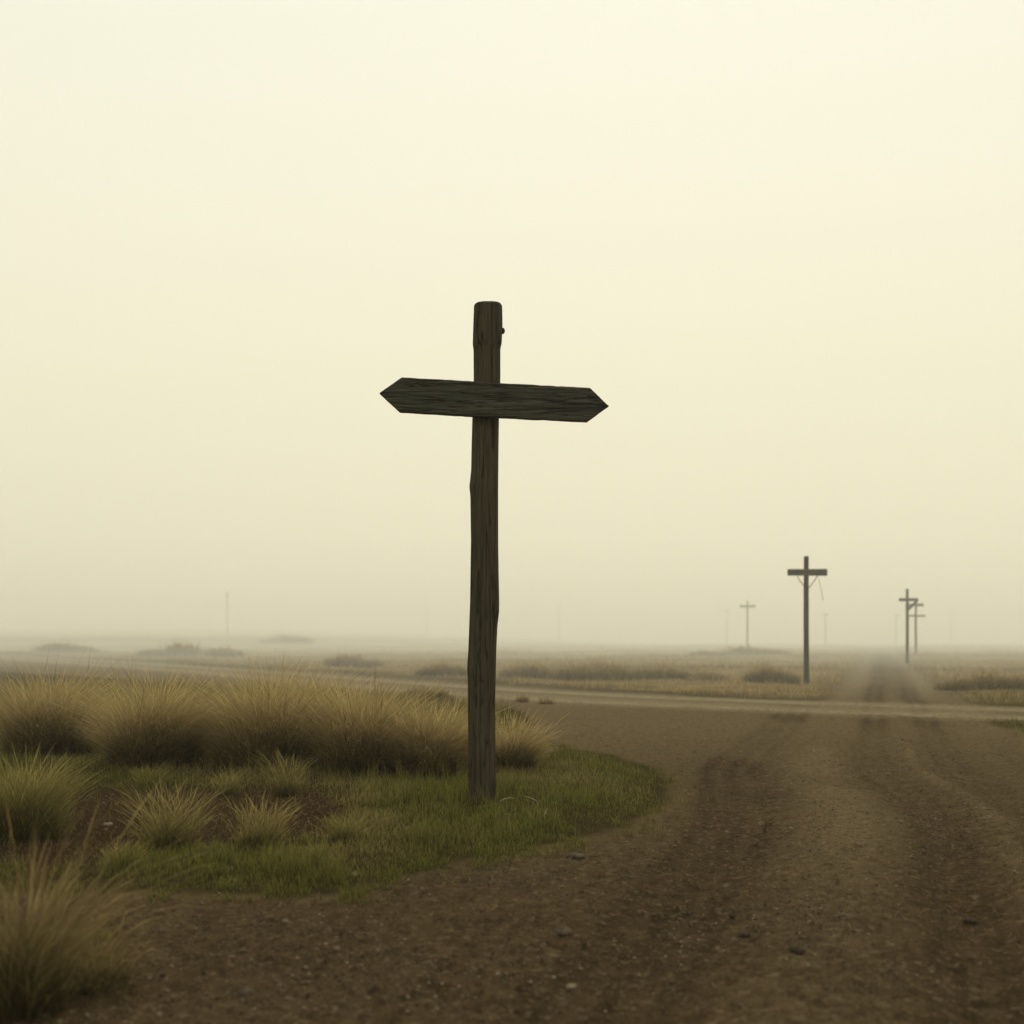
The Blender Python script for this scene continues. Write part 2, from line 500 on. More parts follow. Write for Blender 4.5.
def tuft(name, label, cat, x, y, rx, ry, h, n, mat=None, wind=(0.18, -0.05), spread=0.55, width=0.0026, dry=0.9,
         seg=5, dome=0.72, group=None, heads=0.45, droop=0.34, hvar=0.2, maxlean=1.1):
    """a clump of upright blades that lean outwards"""
    mat = mat or M_tall
    n = int(n * 2.3)
    a = rng.random(n) * 2 * PI; r = np.sqrt(rng.random(n))
    r = np.where(rng.random(n) < 0.12, r * 1.25, r)
    bx = x + np.cos(a) * r * rx; by = y + np.sin(a) * r * ry
    # small inner clumps, so that the mass breaks into bunches
    k = max(3, int(n / 130))
    cx = rng.random(k) * 2 * PI; cr = np.sqrt(rng.random(k))
    ccx = x + np.cos(cx) * cr * rx; ccy = y + np.sin(cx) * cr * ry
    near = rng.integers(0, k, n); pull = rng.random(n) * 0.75
    bx = bx * (1 - pull) + ccx[near] * pull; by = by * (1 - pull) + ccy[near] * pull
    rr = np.sqrt(((bx - x) / rx) ** 2 + ((by - y) / ry) ** 2)
    hh = h * (1 - dome * np.clip(rr, 0, 1.3) ** 2 * 0.9) * (1 - hvar + 2 * hvar * rng.random(n)) * (0.76 + 0.36 * rng.random(k)[near])
    low = rng.random(n) < 0.3
    hh = np.where(low, hh * (0.3 + 0.45 * rng.random(n)), hh)
    bl = rng.normal(0, 0.2, (k, 2))[near]
    stray = rng.random(n) < 0.03
    hh = np.where(stray, h * rng.uniform(0.95, 1.3, n), hh)
    ox = bl[:, 0] + (bx - x) / rx * spread + wind[0] + rng.normal(0, 0.3, n)
    oy = bl[:, 1] + (by - y) / ry * spread + wind[1] + rng.normal(0, 0.3, n)
    lean = np.clip(np.hypot(ox, oy) + np.abs(rng.normal(0, droop * 0.75, n)), 0, maxlean)
    ang = np.arctan2(oy, ox) + rng.normal(0, 0.5, n)
    z = height(bx, by) - 0.02
    d = np.clip(dry + rng.normal(0, 0.18, n) - low * 0.3, 0, 1)
    w = width * (0.6 + 0.8 * rng.random(n))
    data = blade_arrays(np.stack([bx, by, z], -1), hh, w, ang, lean, rng.normal(0, 0.9, n), d, seg, (rng.random(n) < heads) | stray)
    o = blade_object(name, data, mat, (x, y, hz(x, y)))
    return tag(o, label, cat, group)


def at_px(px, py, hw, h):
    x, y, z = spot(px, py)
    s = y / F
    return x, y, hw * s, h * s


# tall golden clumps behind the post
for px, py, hw, h, n, sp, label in [
    (38, 757, 66, 80, 3600, 0.5, 'tall straw grass clump at the far left, left end of the golden row'),
    (146, 768, 66, 86, 4600, 0.6, 'rounded golden grass clump, second from the left in the tall row'),
    (268, 770, 82, 92, 6400, 0.55, 'broadest and tallest golden grass clump, in the middle of the tall row'),
    (358, 775, 58, 84, 4200, 0.5, 'tall golden grass clump right of the broadest one, leaning to the right'),
    (428, 779, 50, 70, 3400, 0.5, 'lower golden grass clump touching the signpost on its left'),
    (512, 773, 34, 52, 1700, 0.55, 'small dark based grass clump just right of the signpost'),
]:
    x, y, rx, hh = at_px(px, py, hw, h)
    y += 0.35
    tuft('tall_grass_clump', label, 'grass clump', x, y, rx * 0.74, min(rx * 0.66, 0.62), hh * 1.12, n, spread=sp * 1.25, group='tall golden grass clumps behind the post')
for px, py, hw, h, n, label in [
    (90, 738, 70, 38, 1800, 'paler grass clump behind the left end of the golden row'),
    (205, 738, 62, 36, 1700, 'paler grass clump behind the gap between the second and the broadest golden clump'),
    (335, 742, 62, 36, 1700, 'paler grass clump behind the right half of the golden row'),
]:
    x, y, rx, hh = at_px(px, py, hw, h)
    tuft('tall_grass_clump', label, 'grass clump', x, y, rx, rx * 0.7, hh, n, spread=0.4, group='tall golden grass clumps behind the post')

# separate tufts in and around the bare patch
for px, py, hw, h, n, dry, label in [
    (26, 838, 50, 70, 1900, 0.65, 'wide olive grass tuft at the left edge beside the bare soil patch'),
    (168, 850, 34, 60, 520, 0.9, 'spiky straw tuft in the middle of the bare soil patch'),
    (256, 850, 31, 44, 480, 0.9, 'low round straw tuft at the right end of the bare soil patch'),
    (285, 797, 17, 46, 240, 1.0, 'small pale upright tuft in front of the broadest golden clump'),
    (228, 796, 17, 28, 170, 0.7, 'very small tuft left of the pale upright tuft'),
    (150, 790, 20, 26, 200, 0.5, 'very small greenish tuft behind the spiky straw tuft'),
    (122, 866, 30, 24, 300, 0.55, 'flat olive tuft on the front rim of the bare soil patch'),
    (346, 842, 26, 28, 320, 0.55, 'low brown tuft between the bare soil patch and the signpost'),
]:
    x, y, rx, hh = at_px(px, py, hw, h)
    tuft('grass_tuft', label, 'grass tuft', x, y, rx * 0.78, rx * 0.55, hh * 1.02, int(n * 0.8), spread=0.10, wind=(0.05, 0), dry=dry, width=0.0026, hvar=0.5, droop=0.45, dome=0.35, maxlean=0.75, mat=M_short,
         heads=0.65, group='separate grass tufts around the bare patch', )

# blurred foreground grass in the left corner
x, y, rx, hh = at_px(22, 1012, 70, 172)
tuft('grass_tuft', 'tall blurred grass tuft in the near left corner, bending to the right', 'grass tuft', x, y, rx * 0.75, 0.24, hh * 1.16, 400,
     spread=0.3, wind=(0.3, 0.0), dry=0.8, mat=M_shade, width=0.0036, heads=0.3, seg=6)
x, y, rx, hh = at_px(95, 985, 55, 62)
tuft('grass_tuft', 'sparse low tuft beside the tall blurred tuft in the near left corner', 'grass tuft', x, y, rx, 0.25, hh, 260,
     spread=0.7, wind=(0.3, 0.0), dry=0.7, mat=M_shade, width=0.0032, heads=0.3, seg=6)


def scatter_short():
    n = 950000
    u = rng.uniform(-0.56, 0.56, n)
    y = 5.2 * (38 / 5.2) ** (rng.random(n) ** 0.85)
    x = u * y
    m = plan(x, y)
    d = sst(0.07, -0.05, m['si']) * (1 - 0.97 * m['bare']) * m['grass']
    clump = fbm(x * 1.7, y * 1.7, 3, 71)
    fineC = fbm(x * 7, y * 7, 2, 72)
    d = d * (0.35 + 0.65 * sst(0.25, 0.48, 0.55 * clump + 0.45 * fineC))
    d = d * (1 - 0.5 * sst(0.60, 0.68, fbm(x * 1.5 + 40, y * 1.5, 3, 74)))
    right = (m['off'] > 1.15) * m['grass'] * sst(0.3, 0.5, fineC)
    near_left = (m['si'] > 0) * (u < -0.30) * (y < 6.3) * sst(0.4, 0.55, fineC) * 0.9
    edge = (m['si'] > -0.15) * (m['si'] < 0.55) * (y < 14) * sst(0.55, 0.66, fineC) * 0.8 * sst(0.62, 0.0, m['si'])
    d = np.maximum(np.maximum(d, right), np.maximum(near_left, edge))
    d = d * np.clip(11.5 / y, 0.3, 1.3)
    keep = rng.random(n) < d
    x, y, clump = x[keep], y[keep], clump[keep]
    fineC = fineC[keep]
    si = m['si'][keep]
    n = len(x)
    z = height(x, y) - 0.008
    h = (0.028 + 0.085 * rng.random(n) ** 2.2) * (0.6 + 0.75 * sst(0.3, 0.7, 0.6 * clump + 0.4 * fineC)) * (0.55 + 0.45 * sst(0.05, -0.35, si))
    far = sst(14, 30, y)
    h = h * (1 + 1.1 * far) * (1 + 1.3 * sst(0.66, 0.76, fineC) * (rng.random(n) < 0.5))
    w = (0.0030 + 0.0022 * rng.random(n)) * (1 + 1.6 * far)
    dry = np.clip(0.18 + 0.75 * sst(0.45, 0.72, fbm(x * 0.7, y * 0.7, 3, 73)) + rng.normal(0, 0.2, n) + 0.25 * far, 0, 1)
    ang = rng.random(n) * 2 * PI
    lean = np.clip(0.35 + rng.normal(0, 0.3, n), 0, 1)
    data = blade_arrays(np.stack([x, y, z], -1), h, w, ang, lean, rng.normal(0, 0.9, n), dry, 2, None)
    o = blade_object('short_grass', data, M_short)
    tag(o, kind='stuff')


scatter_short()


def scatter_field():
    n = 34000
    u = rng.uniform(-0.6, 0.6, n)
    y = 25 * (230 / 25) ** (rng.random(n) ** 0.8)
    x = u * y
    m = plan(x, y)
    big = fbm(x / 14, y / 7, 3, 81)
    d = m['grass'] * (m['side'] > 0) * sst(0.3, 0.55, big) * sst(1.8, 4.5, m['sdt']) * (1 - 0.8 * sst(70, 150, y))
    keep = rng.random(n) < d
    x, y, big = x[keep], y[keep], big[keep]
    k = 7
    n = len(x)
    s = np.clip(y / 45, 0.8, 3.2)
    X = np.repeat(x, k) + rng.normal(0, 0.16, n * k) * np.repeat(s, k)
    Y = np.repeat(y, k) + rng.normal(0, 0.16, n * k) * np.repeat(s, k)
    Z = height(X, Y, None, False) - 0.03
    hh = np.repeat((0.08 + 0.26 * rng.random(n) ** 2) * (0.4 + big), k) * (0.6 + 0.7 * rng.random(n * k))
    w = 0.017 * np.repeat(s, k) * (0.6 + 0.8 * rng.random(n * k))
    dry = np.clip(np.repeat(0.45 + 0.8 * sst(0.4, 0.6, fbm(x / 6, y / 3, 3, 82)), k) + rng.normal(0, 0.15, n * k), 0, 1)
    data = blade_arrays(np.stack([X, Y, Z], -1), hh, w, rng.random(n * k) * 2 * PI, np.clip(rng.normal(0.4, 0.2, n * k), 0, 1),
                        rng.normal(0, 0.9, n * k), dry, 2, None)
    tag(blade_object('field_grass', data, M_field), kind='stuff')


scatter_field()


# ------------------------------------------------------------------ scrub bushes of the open field
def scrub(label, px, py, wpx, hpx, dry=0.6, dens=1.0, name='scrub_bush'):
    x, y, z = spot(px, py)
    s = y / F
    rx, h = wpx * s * 0.52, hpx * s * 0.86
    ry = rx * 0.6
    y += ry * 0.6
    k = 11
    # several unequal mounds
    cx = x + rng.uniform(-0.85, 0.85, k) * rx; cy = y + rng.uniform(-0.7, 0.7, k) * ry
    chh = h * rng.uniform(0.4, 0.95, k) * (1 - 0.5 * np.abs(cx - x) / rx); cr = rx * rng.uniform(0.2, 0.42, k)
    cx[0], cy[0], chh[0], cr[0] = x, y, h, rx * 0.5
    n = int(6500 * dens)
    c = rng.integers(0, k, n)
    a = rng.random(n) * 2 * PI; e = np.arccos(rng.random(n)); r = rng.random(n) ** 0.6 * np.where(rng.random(n) < 0.25, 1.0 + 0.7 * rng.random(n), 1.0)
    bx = cx[c] + np.cos(a) * np.sin(e) * r * cr[c]
    by = cy[c] + np.sin(a) * np.sin(e) * r * cr[c] * 0.8
    bz = height(bx, by, None, False) + np.cos(e) * r * chh[c] * 0.8 - 0.03
    ox, oy = (bx - cx[c]) / cr[c], (by - cy[c]) / cr[c]
    L = (0.10 + 0.16 * rng.random(n)) * max(h, 0.25) / 0.6 * 0.9
    lean = np.clip(np.hypot(ox, oy) * 0.8 + rng.normal(0, 0.2, n), 0, 1.1)
    d = np.clip(dry + rng.normal(0, 0.2, n), 0, 1)
    V, q, t, C = blade_arrays(np.stack([bx, by, bz], -1), L, (0.009 + 0.010 * rng.random(n)) * max(1.0, y / 50), np.arctan2(oy, ox), lean, rng.random(n) * PI, d, 2)
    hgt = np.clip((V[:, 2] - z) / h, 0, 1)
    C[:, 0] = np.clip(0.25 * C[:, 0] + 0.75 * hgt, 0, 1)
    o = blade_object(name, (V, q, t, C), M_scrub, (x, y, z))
    tag(o, label, 'scrub bush', 'scrub bushes across the misty field')


for a in [
    ('dark brown bush beyond the crossing track, right of the signpost, darkest of the field', 602, 681, 88, 30, 0.75),
    ('low brown bush just right of the signpost beyond the crossing track', 530, 678, 58, 20, 0.8),
    ('dark bush adjoining the right side of the darkest field bush', 664, 680, 66, 21, 0.7),
    ('flat scrub midway between the darkest field bush and the nearest pole', 706, 682, 50, 14, 0.7),
    ('rounded scrub bush at the left foot of the nearest utility pole', 766, 683, 62, 26, 0.75),
    ('brown scrub left of the signpost, close beyond the crossing track', 440, 676, 54, 18, 0.8),
    ('brown scrub above the broadest golden clump, beyond the crossing track', 352, 668, 56, 18, 0.75),
    ('long dark scrub beyond the track at the left, above the second golden clump', 178, 657, 74, 19, 0.65),
    ('short scrub right beside the long dark scrub at the left', 226, 657, 36, 13, 0.7),
    ('domed dark thicket on the misty left skyline', 284, 645, 58, 15, 0.5),
    ('wide scrub bush at the right edge of the picture beyond the track', 992, 690, 92, 28, 0.75),
    ('greenish scrub on the near side of the track just left of the signpost', 417, 703, 78, 22, 0.3),
    ('low misty mound of scrub at the foot of the small crisp pole', 742, 655, 92, 13, 0.7),
    ('faint scrub at the far left edge beyond the track', 60, 652, 70, 14, 0.8),
]:
    scrub(*a)


for lab, px, py, hw, h in [
    ('left one of two tiny weeds on the near verge of the crossing track', 521, 702, 9, 9),
    ('right one of two tiny weeds on the near verge of the crossing track', 545, 704, 12, 8)]:
    x, y, rx, hh = at_px(px, py, hw, h)
    tuft('weed_tuft', lab, 'weed', x, y, rx, rx * 0.6, hh, 130, mat=M_field, dry=0.5, width=0.008, seg=3, spread=0.5)


# ------------------------------------------------------------------ signpost
def lathe_log(name, zs, xl, xr, mat, parent, nseg=56, seed=3, ridge=0.004, top_bevel=0.012, base=(0, 0, 0)):
    """log whose left and right outline follow xl(z), xr(z)"""
    n = len(zs)
    V = []
    th = np.linspace(0, 2 * PI, nseg, endpoint=False)
    for i, z in enumerate(zs):
        c = 0.5 * (xl[i] + xr[i]); r = 0.5 * (xr[i] - xl[i])
        rid = (fbm(th / (2 * PI) * 26 + 3, np.full(nseg, z * 0.55), 3, seed) - 0.5) * 2 * ridge * 2.2
        rid += (fbm(th / (2 * PI) * 7, np.full(nseg, z * 0.9), 2, seed + 3) - 0.5) * ridge * 3
        seam = np.abs((th / (2 * PI) - 0.5 + (vnoise(np.array([z * 1.1]), np.array([0.0]), seed + 8) - 0.5) * 0.06) % 1 - 0.5)
        rr = r + rid * (0.2 + 0.8 * np.abs(np.sin(th)))
        dz = 0.0
        V.append(np.stack([c + rr * np.cos(th), rr * np.sin(th), np.full(nseg, z) + dz], -1))
    V = np.concatenate(V)
    idx = np.arange(n * nseg).reshape(n, nseg)
    nx = np.roll(idx, -1, 1)
    Q = np.stack([idx[:-1], nx[:-1], nx[1:], idx[1:]], -1).reshape(-1, 4)
    # rounded, slightly uneven top
    top = V[(n - 1) * nseg:]
    cen = top.mean(0)
    r1 = cen + (top - cen) * 0.965; r1[:, 2] += top_bevel * 0.6 + (vnoise(th * 2, th * 0, 9) - 0.5) * 0.006
    r2 = cen + (top - cen) * 0.5; r2[:, 2] += top_bevel + (vnoise(th * 2, th * 0, 12) - 0.5) * 0.008
    m0 = len(V)
    V = np.concatenate([V, r1, r2, [cen + np.array([0, 0, top_bevel])]])
    a = np.arange(nseg); b = np.roll(a, -1)
    Q = np.concatenate([Q, np.stack([idx[-1][a], idx[-1][b], m0 + b, m0 + a], -1),
                        np.stack([m0 + a, m0 + b, m0 + nseg + b, m0 + nseg + a], -1)])
    T = np.stack([m0 + nseg + a, m0 + nseg + b, np.full(nseg, m0 + 2 * nseg)], -1)
    return np_mesh(name, V, Q, mat, parent, None, True, T)


def box_mesh(name, size, mat, parent, loc=(0, 0, 0), rot=(0, 0, 0), bevel=0.006, jitter=0.0, cuts=1):
    import bmesh
    bm = bmesh.new()
    bmesh.ops.create_cube(bm, size=1)
    for v in bm.verts:
        v.co = Vector((v.co.x * size[0], v.co.y * size[1], v.co.z * size[2]))
        v.co += Vector((random.uniform(-1, 1), random.uniform(-1, 1), random.uniform(-1, 1))) * jitter
    if bevel:
        bmesh.ops.bevel(bm, geom=bm.edges[:], offset=bevel, segments=2, affect='EDGES', profile=0.6)
    me = bpy.data.meshes.new(name); bm.to_mesh(me); bm.free()
    me.materials.append(mat)
    o = link(bpy.data.objects.new(name, me), parent)
    o.location = loc; o.rotation_euler = rot
    return o


def tube_mesh(name, pts, r, mat, parent=None, seg=8):
    pts = [Vector(p) for p in pts]
    V = []; n = len(pts)
    rs = r if hasattr(r, '__len__') else [r] * n
    for i, p in enumerate(pts):
        d = (pts[min(i + 1, n - 1)] - pts[max(i - 1, 0)]).normalized()
        ref = Vector((0, 1, 0)) if abs(d.y) < 0.9 else Vector((1, 0, 0))
        a = d.cross(ref).normalized(); b = d.cross(a)
        for k in range(seg):
            t = 2 * PI * k / seg
            V.append(p + (a * math.cos(t) + b * math.sin(t)) * rs[i])
    Q = []
    for i in range(n - 1):
        for k in range(seg):
            k2 = (k + 1) % seg
            Q.append((i * seg + k, i * seg + k2, (i + 1) * seg + k2, (i + 1) * seg + k))
    V.append(pts[0]); V.append(pts[-1])
    T = []
    for k in range(seg):
        k2 = (k + 1) % seg
        T.append((n * seg, k2, k)); T.append((n * seg + 1, (n - 1) * seg + k, (n - 1) * seg + k2))
    return np_mesh(name, np.array([tuple(v) for v in V]), np.array(Q), mat, parent, None, True, np.array(T))


def build_signpost():
    sx, sy, sz = spot(482, 802)
    s = sy / F
    zrow = lambda py: EYE - (py - HOR) * s          # height of an image row on the plane of the post
    root = empty('signpost', (sx, sy, sz))
    tag(root, 'weathered log signpost with a blank double pointed arrow board, on the grass corner', 'signpost')
    left = [(303.5, 474.2), (325, 473.4), (345, 472.8), (350, 473.6), (380, 473.8), (417, 472.4), (450, 471.6), (470, 471.2), (487, 469.4),
            (497, 470.4), (540, 471), (600, 470.2), (650, 468.4), (668, 467.2), (680, 467.8), (750, 468.3), (802, 468.5), (830, 468.6)]
    right = [(303.5, 502), (325, 502.4), (343, 501.6), (349, 500.2), (380, 500.2), (417, 499), (450, 498.6), (490, 498.3), (540, 498.4),
             (575, 498.9), (600, 499.4), (612, 499.3), (626, 497.6), (650, 496.5), (700, 495.4), (750, 495.6), (802, 496), (830, 496.2)]
    rows = np.concatenate([np.linspace(830, 307.5, 300), [305.8, 304.6]])
    L = np.interp(rows, [a for a, b in left], [b for a, b in left]); R = np.interp(rows, [a for a, b in right], [b for a, b in right])
    zs = zrow(rows) - sz
    to_x = lambda px: (px - 512) / F * sy - sx
    xl, xr = to_x(L), to_x(R)
    xl[-1] += 0.006; xr[-1] -= 0.006; xl[-2] += 0.001; xr[-2] -= 0.001
    lathe_log('post', zs, xl, xr, M_post, root, top_bevel=0.004)
    # board: grid front with worn grain, pointed ends
    yb = sy - 0.165
    sb = yb / F
    X = lambda px: (px - 512) * sb
    Zr = lambda py: EYE - (py - HOR) * sb
    tl, tr = (401.5, 377.0), (590, 388.0); bl, br = (399.5, 412.3), (587, 422.0)
    lt, rt = (379.5, 393.0), (608.8, 405.6)
    nu, nv = 420, 44
    pxs = np.concatenate([np.linspace(lt[0], 401, 50), np.linspace(401.3, 588.5, nu - 100), np.linspace(589, rt[0], 50)])
    topv = np.interp(pxs, [lt[0], tl[0], tr[0], rt[0]], [lt[1], tl[1], tr[1], rt[1]])
    botv = np.interp(pxs, [lt[0], bl[0], br[0], rt[0]], [lt[1] + 0.3, bl[1], br[1], rt[1] + 0.3])
    topv = topv + (fbm(pxs / 16, pxs * 0, 4, 91) - 0.5) * 1.0
    botv = botv + (fbm(pxs / 14, pxs * 0 + 5, 4, 92) - 0.5) * 1.0
    vv = np.linspace(0, 1, nv)
    PX = np.repeat(pxs[None], nv, 0)
    PY = topv[None] * (1 - vv[:, None]) + botv[None] * vv[:, None]
    along = PX * sb
    across = (PY - (393 + (PX - 380) * 0.0545)) * sb
    warp = (fbm(along * 2.5, across * 9, 3, 93) - 0.5) * 0.05
    gr = fbm((along + 3) * 3.0, (across + warp) * 95, 4, 94, 0.6)
    ck = np.abs(fbm(along * 1.3 + 5, (across + warp * 1.2) * 17, 3, 95) - 0.5)
    dep = (gr - 0.5) * 0.016 + 0.013 * np.exp(-(ck / 0.010) ** 2) * (fbm(along * 2.4, across * 6, 2, 96) > 0.42)
    vedge = np.minimum(vv, 1 - vv)[:, None]
    dep = dep + 0.006 * np.exp(-(vedge / 0.03) ** 2)
    yf = -0.0 + dep
    thick = 0.042
    front = np.stack([PX, yf, PY], -1)
    f3 = np.stack([X(PX) - sx, yb - sy + yf, Zr(PY) - sz], -1)
    b3 = f3.copy(); b3[..., 1] = yb - sy + thick
    V = np.concatenate([f3.reshape(-1, 3), b3.reshape(-1, 3)])
    W = len(pxs)
    idx = np.arange(nv * W).reshape(nv, W); o2 = nv * W
    Qf = np.stack([idx[:-1, :-1], idx[1:, :-1], idx[1:, 1:], idx[:-1, 1:]], -1).reshape(-1, 4)
    Qb = Qf[:, ::-1] + o2
    rim = np.concatenate([idx[0, ::-1], idx[1:, 0], idx[-1, 1:], idx[-2:0:-1, -1]])
    rn = np.roll(rim, -1)
    Qs = np.stack([rim, rim + o2, rn + o2, rn], -1)
    bo = np_mesh('arrow_board', V, np.concatenate([Qf, Qb, Qs]), M_board, root)
    sh = bo.data
    # nail heads through the board, and the short peg near the top of the post
    for px, py in ((482, 388), (489, 412)):
        n = tube_mesh('nail', [(0, 0.0, 0), (0, -0.006, 0)], 0.007, M_iron, root, 10)
        n.location = (X(px) - sx, yb - sy + 0.006, Zr(py) - sz)
    pg = tube_mesh('peg', [(0, 0, -0.02), (0.004, 0, -0.006), (0.006, 0, 0.008), (0.003, 0, 0.028)], [0.006, 0.012, 0.013, 0.007], M_post, root, 10)
    pg.location = (to_x(502.7), 0.0, zrow(331.5) - sz)


build_signpost()


# ------------------------------------------------------------------ utility poles
def utility_pole(label, x, y, hgt, width, arm_len, arm_drop, arm_h, yaw=0.0, braces='curved', lean=(0, 0), wire=False, group='wooden utility poles standing in the mist',
                 second_arm=None, z=None):
    z = hz(x, y) if z is None else z
    root = empty('utility_pole', (x, y, z), yaw)
    tag(root, label, 'utility pole', group)
    zs = np.linspace(-0.3, hgt, 60)
    t = np.clip(zs / hgt, 0, 1)
    wob = (fbm(zs * 0.5, zs * 0 + x, 3, 7) - 0.5) * width * 0.25
    r = width * 0.5 * (1.08 - 0.16 * t)
    cx = lean[0] * t + wob
    lathe_log('pole', zs, cx - r, cx + r, M_pole, root, 20, 13, 0.003, 0.01)
    az = hgt - arm_drop
    ax = lean[0] * az / hgt
    box_mesh('crossarm', (arm_len, 0.09, arm_h), M_arm, root, (ax, -width * 0.5 - 0.03, az), (0, random.uniform(-0.008, 0.008), 0), 0.012, 0.006)
    if second_arm:
        box_mesh('crossarm', (second_arm[0], 0.09, second_arm[2]), M_arm, root, (ax, -width * 0.5 - 0.03, az - second_arm[1]), (0, 0.01, 0), 0.01, 0.005)
    if braces == 'curved':
        for s in (-1, 1):
            pts = []
            for k in range(9):
                q = k / 8
                pts.append((ax + s * (0.05 * width + (arm_len * 0.25) * q), -width * 0.5 - 0.015, az - arm_h * 0.5 - 0.38 + 0.37 * q ** 1.35))
            tube_mesh('brace', pts, 0.012, M_iron, root, 8)
    elif braces == 'plank':
        o = box_mesh('brace', (arm_len * 0.62, 0.06, 0.11), M_arm, root, (ax + arm_len * 0.25, -width * 0.5 - 0.03, az - arm_len * 0.24), (0, -0.72, 0), 0.008)
        tube_mesh('brace', [(ax - width * 0.5, -0.05, az - arm_len * 0.5), (ax - width * 0.9, -0.05, az - arm_len * 0.40)], 0.02, M_iron, root, 8)
    if wire:
        pts = []
        for k in range(12):
            q = k / 11
            pts.append((ax + arm_len * 0.27 + 0.27 * q + 0.02 * math.sin(q * 5), -0.05 + 0.3 * q, az - arm_h * 0.45 - 0.72 * q - 0.05 * math.sin(q * PI)))
        tube_mesh('loose_wire', pts, 0.006, M_wire, root, 6)
    return root


def pole_px(label, px, base, top, wpx, armpx, arm_y, arm_hpx, dist=None, **kw):
    if dist is None:
        x, y, z = spot(px, base)
    else:
        y = dist; x = (px - 512) / F * y; z = hz(x, y)
    s = y / F
    hgt = EYE - (top - HOR) * s - z
    drop = (arm_y - top) * s
    return utility_pole(label, x, y, hgt, wpx * s, armpx * s, drop, arm_hpx * s, **kw)


pole_px('nearest and tallest wooden utility pole with a thick crossarm, left of the road', 806.5, 684, 556.5, 5.2, 39, 572.5, 6.6, wire=True)
pole_px('small crisp utility pole with one crossarm, standing alone left of the nearest pole', 747.5, 650, 600.5, 1.6, 15.5, 606.3, 2.2, dist=140, yaw=-0.1, braces='curved')
pole_px('utility pole with a slanted plank under its crossarm, right of the road', 907.3, 664, 589, 2.9, 21, 599.8, 3.0, yaw=0.3, braces='plank')
pole_px('utility pole with two crossarms just behind and right of the plank braced pole', 915.8, 655, 602, 2.2, 15, 605, 2.6, yaw=-0.3, braces='none', second_arm=(1.3, 0.78, 0.12))
for px, top, w, arm, ay, d, lab in [
    (727, 609, 1.3, 9, 610.5, 470, 'faint distant pole in the mist, left of the small crisp pole'),
    (825.5, 612, 1.5, 9, 614.5, 410, 'faint distant pole in the mist, just right of the nearest pole'),
    (896, 614, 1.5, 8, 617, 430, 'faint distant pole in the mist, just left of the plank braced pole'),
    (951, 609, 1.1, 6, 612, 520, 'faintest distant pole in the mist, at the right end of the row'),
    (559, 606, 1.1, 5, 608, 500, 'faint distant pole in the mist, right of the signpost'),
    (427, 606, 1.0, 5, 608, 520, 'faint distant pole in the mist, left of the signpost'),
    (227.5, 592, 1.2, 4, 595, 400, 'faint distant pole standing alone on the left skyline'),
]:
    pole_px(lab, px, 640, top, w, arm, ay, 1.2, dist=222 + (d - 400) * 0.25, braces='none', group='faint poles far off in the mist')


# ------------------------------------------------------------------ stones, clods, gravel, dry stalks
def rock_data(seed, sub=2):
    import bmesh
    bm = bmesh.new(); bmesh.ops.create_icosphere(bm, subdivisions=sub, radius=1)
    V = np.array([v.co[:] for v in bm.verts]); Fc = np.array([[v.index for v in f.verts] for f in bm.faces]); bm.free()
    n = fbm(V[:, 0] * 1.3 + seed * 3.1, V[:, 1] * 1.3 + V[:, 2] * 1.1, 3, seed)
    n2 = fbm(V[:, 2] * 3 + seed, V[:, 0] * 3 - V[:, 1] * 2, 2, seed + 5)
    V = V * (0.65 + 0.55 * n + 0.25 * n2)[:, None]
    return V, Fc


def stone(label, px, py, wpx, mat, flat_=0.55, seed=1, cat='stone', name='stone'):
    x, y, z = spot(px, py)
    r = wpx * y / F * 0.5
    V, Fc = rock_data(seed, 3)
    V = V * np.array([1.1, 0.9, flat_]) * r
    a = seed * 1.7; c, s = math.cos(a), math.sin(a)
    V[:, :2] = V[:, :2] @ np.array([[c, -s], [s, c]])
    o = np_mesh(name, V, None, mat, None, None, True, Fc)
    o.location = (x, y, z + r * flat_ * 0.25)
    tag(o, label, cat, 'loose stones and clods on the dirt')


stone('dark flat stone on the dirt below the signpost, largest in the foreground', 563, 936, 22, M_stone, 0.5, 1)
stone('brown stone on the road just outside the grass corner right of the signpost', 576, 859, 17, M_stone, 0.5, 2)
stone('pale brown stone at the bottom edge left of centre', 246, 996, 17, M_stone, 0.6, 3)
stone('dark soil clod on the road at the lower right', 797, 953, 15, M_clod, 0.6, 4, 'soil clod', 'soil_clod')
stone('flat soil clod on the road right of the dark stone', 744, 938, 12, M_clod, 0.5, 5, 'soil clod', 'soil_clod')
stone('soil clod at the road edge nearest the right side', 970, 925, 13, M_clod, 0.5, 6, 'soil clod', 'soil_clod')
stone('small brown stone near the bottom edge below the dark flat stone', 571, 989, 10, M_pale, 0.6, 7)
stone('pale stone lying in the bare soil patch left of the spiky tuft', 108, 826, 10, M_pale, 0.6, 8)
stone('pale pebble on the front edge of the grass left of the signpost', 354, 878, 7, M_pale, 0.7, 9)


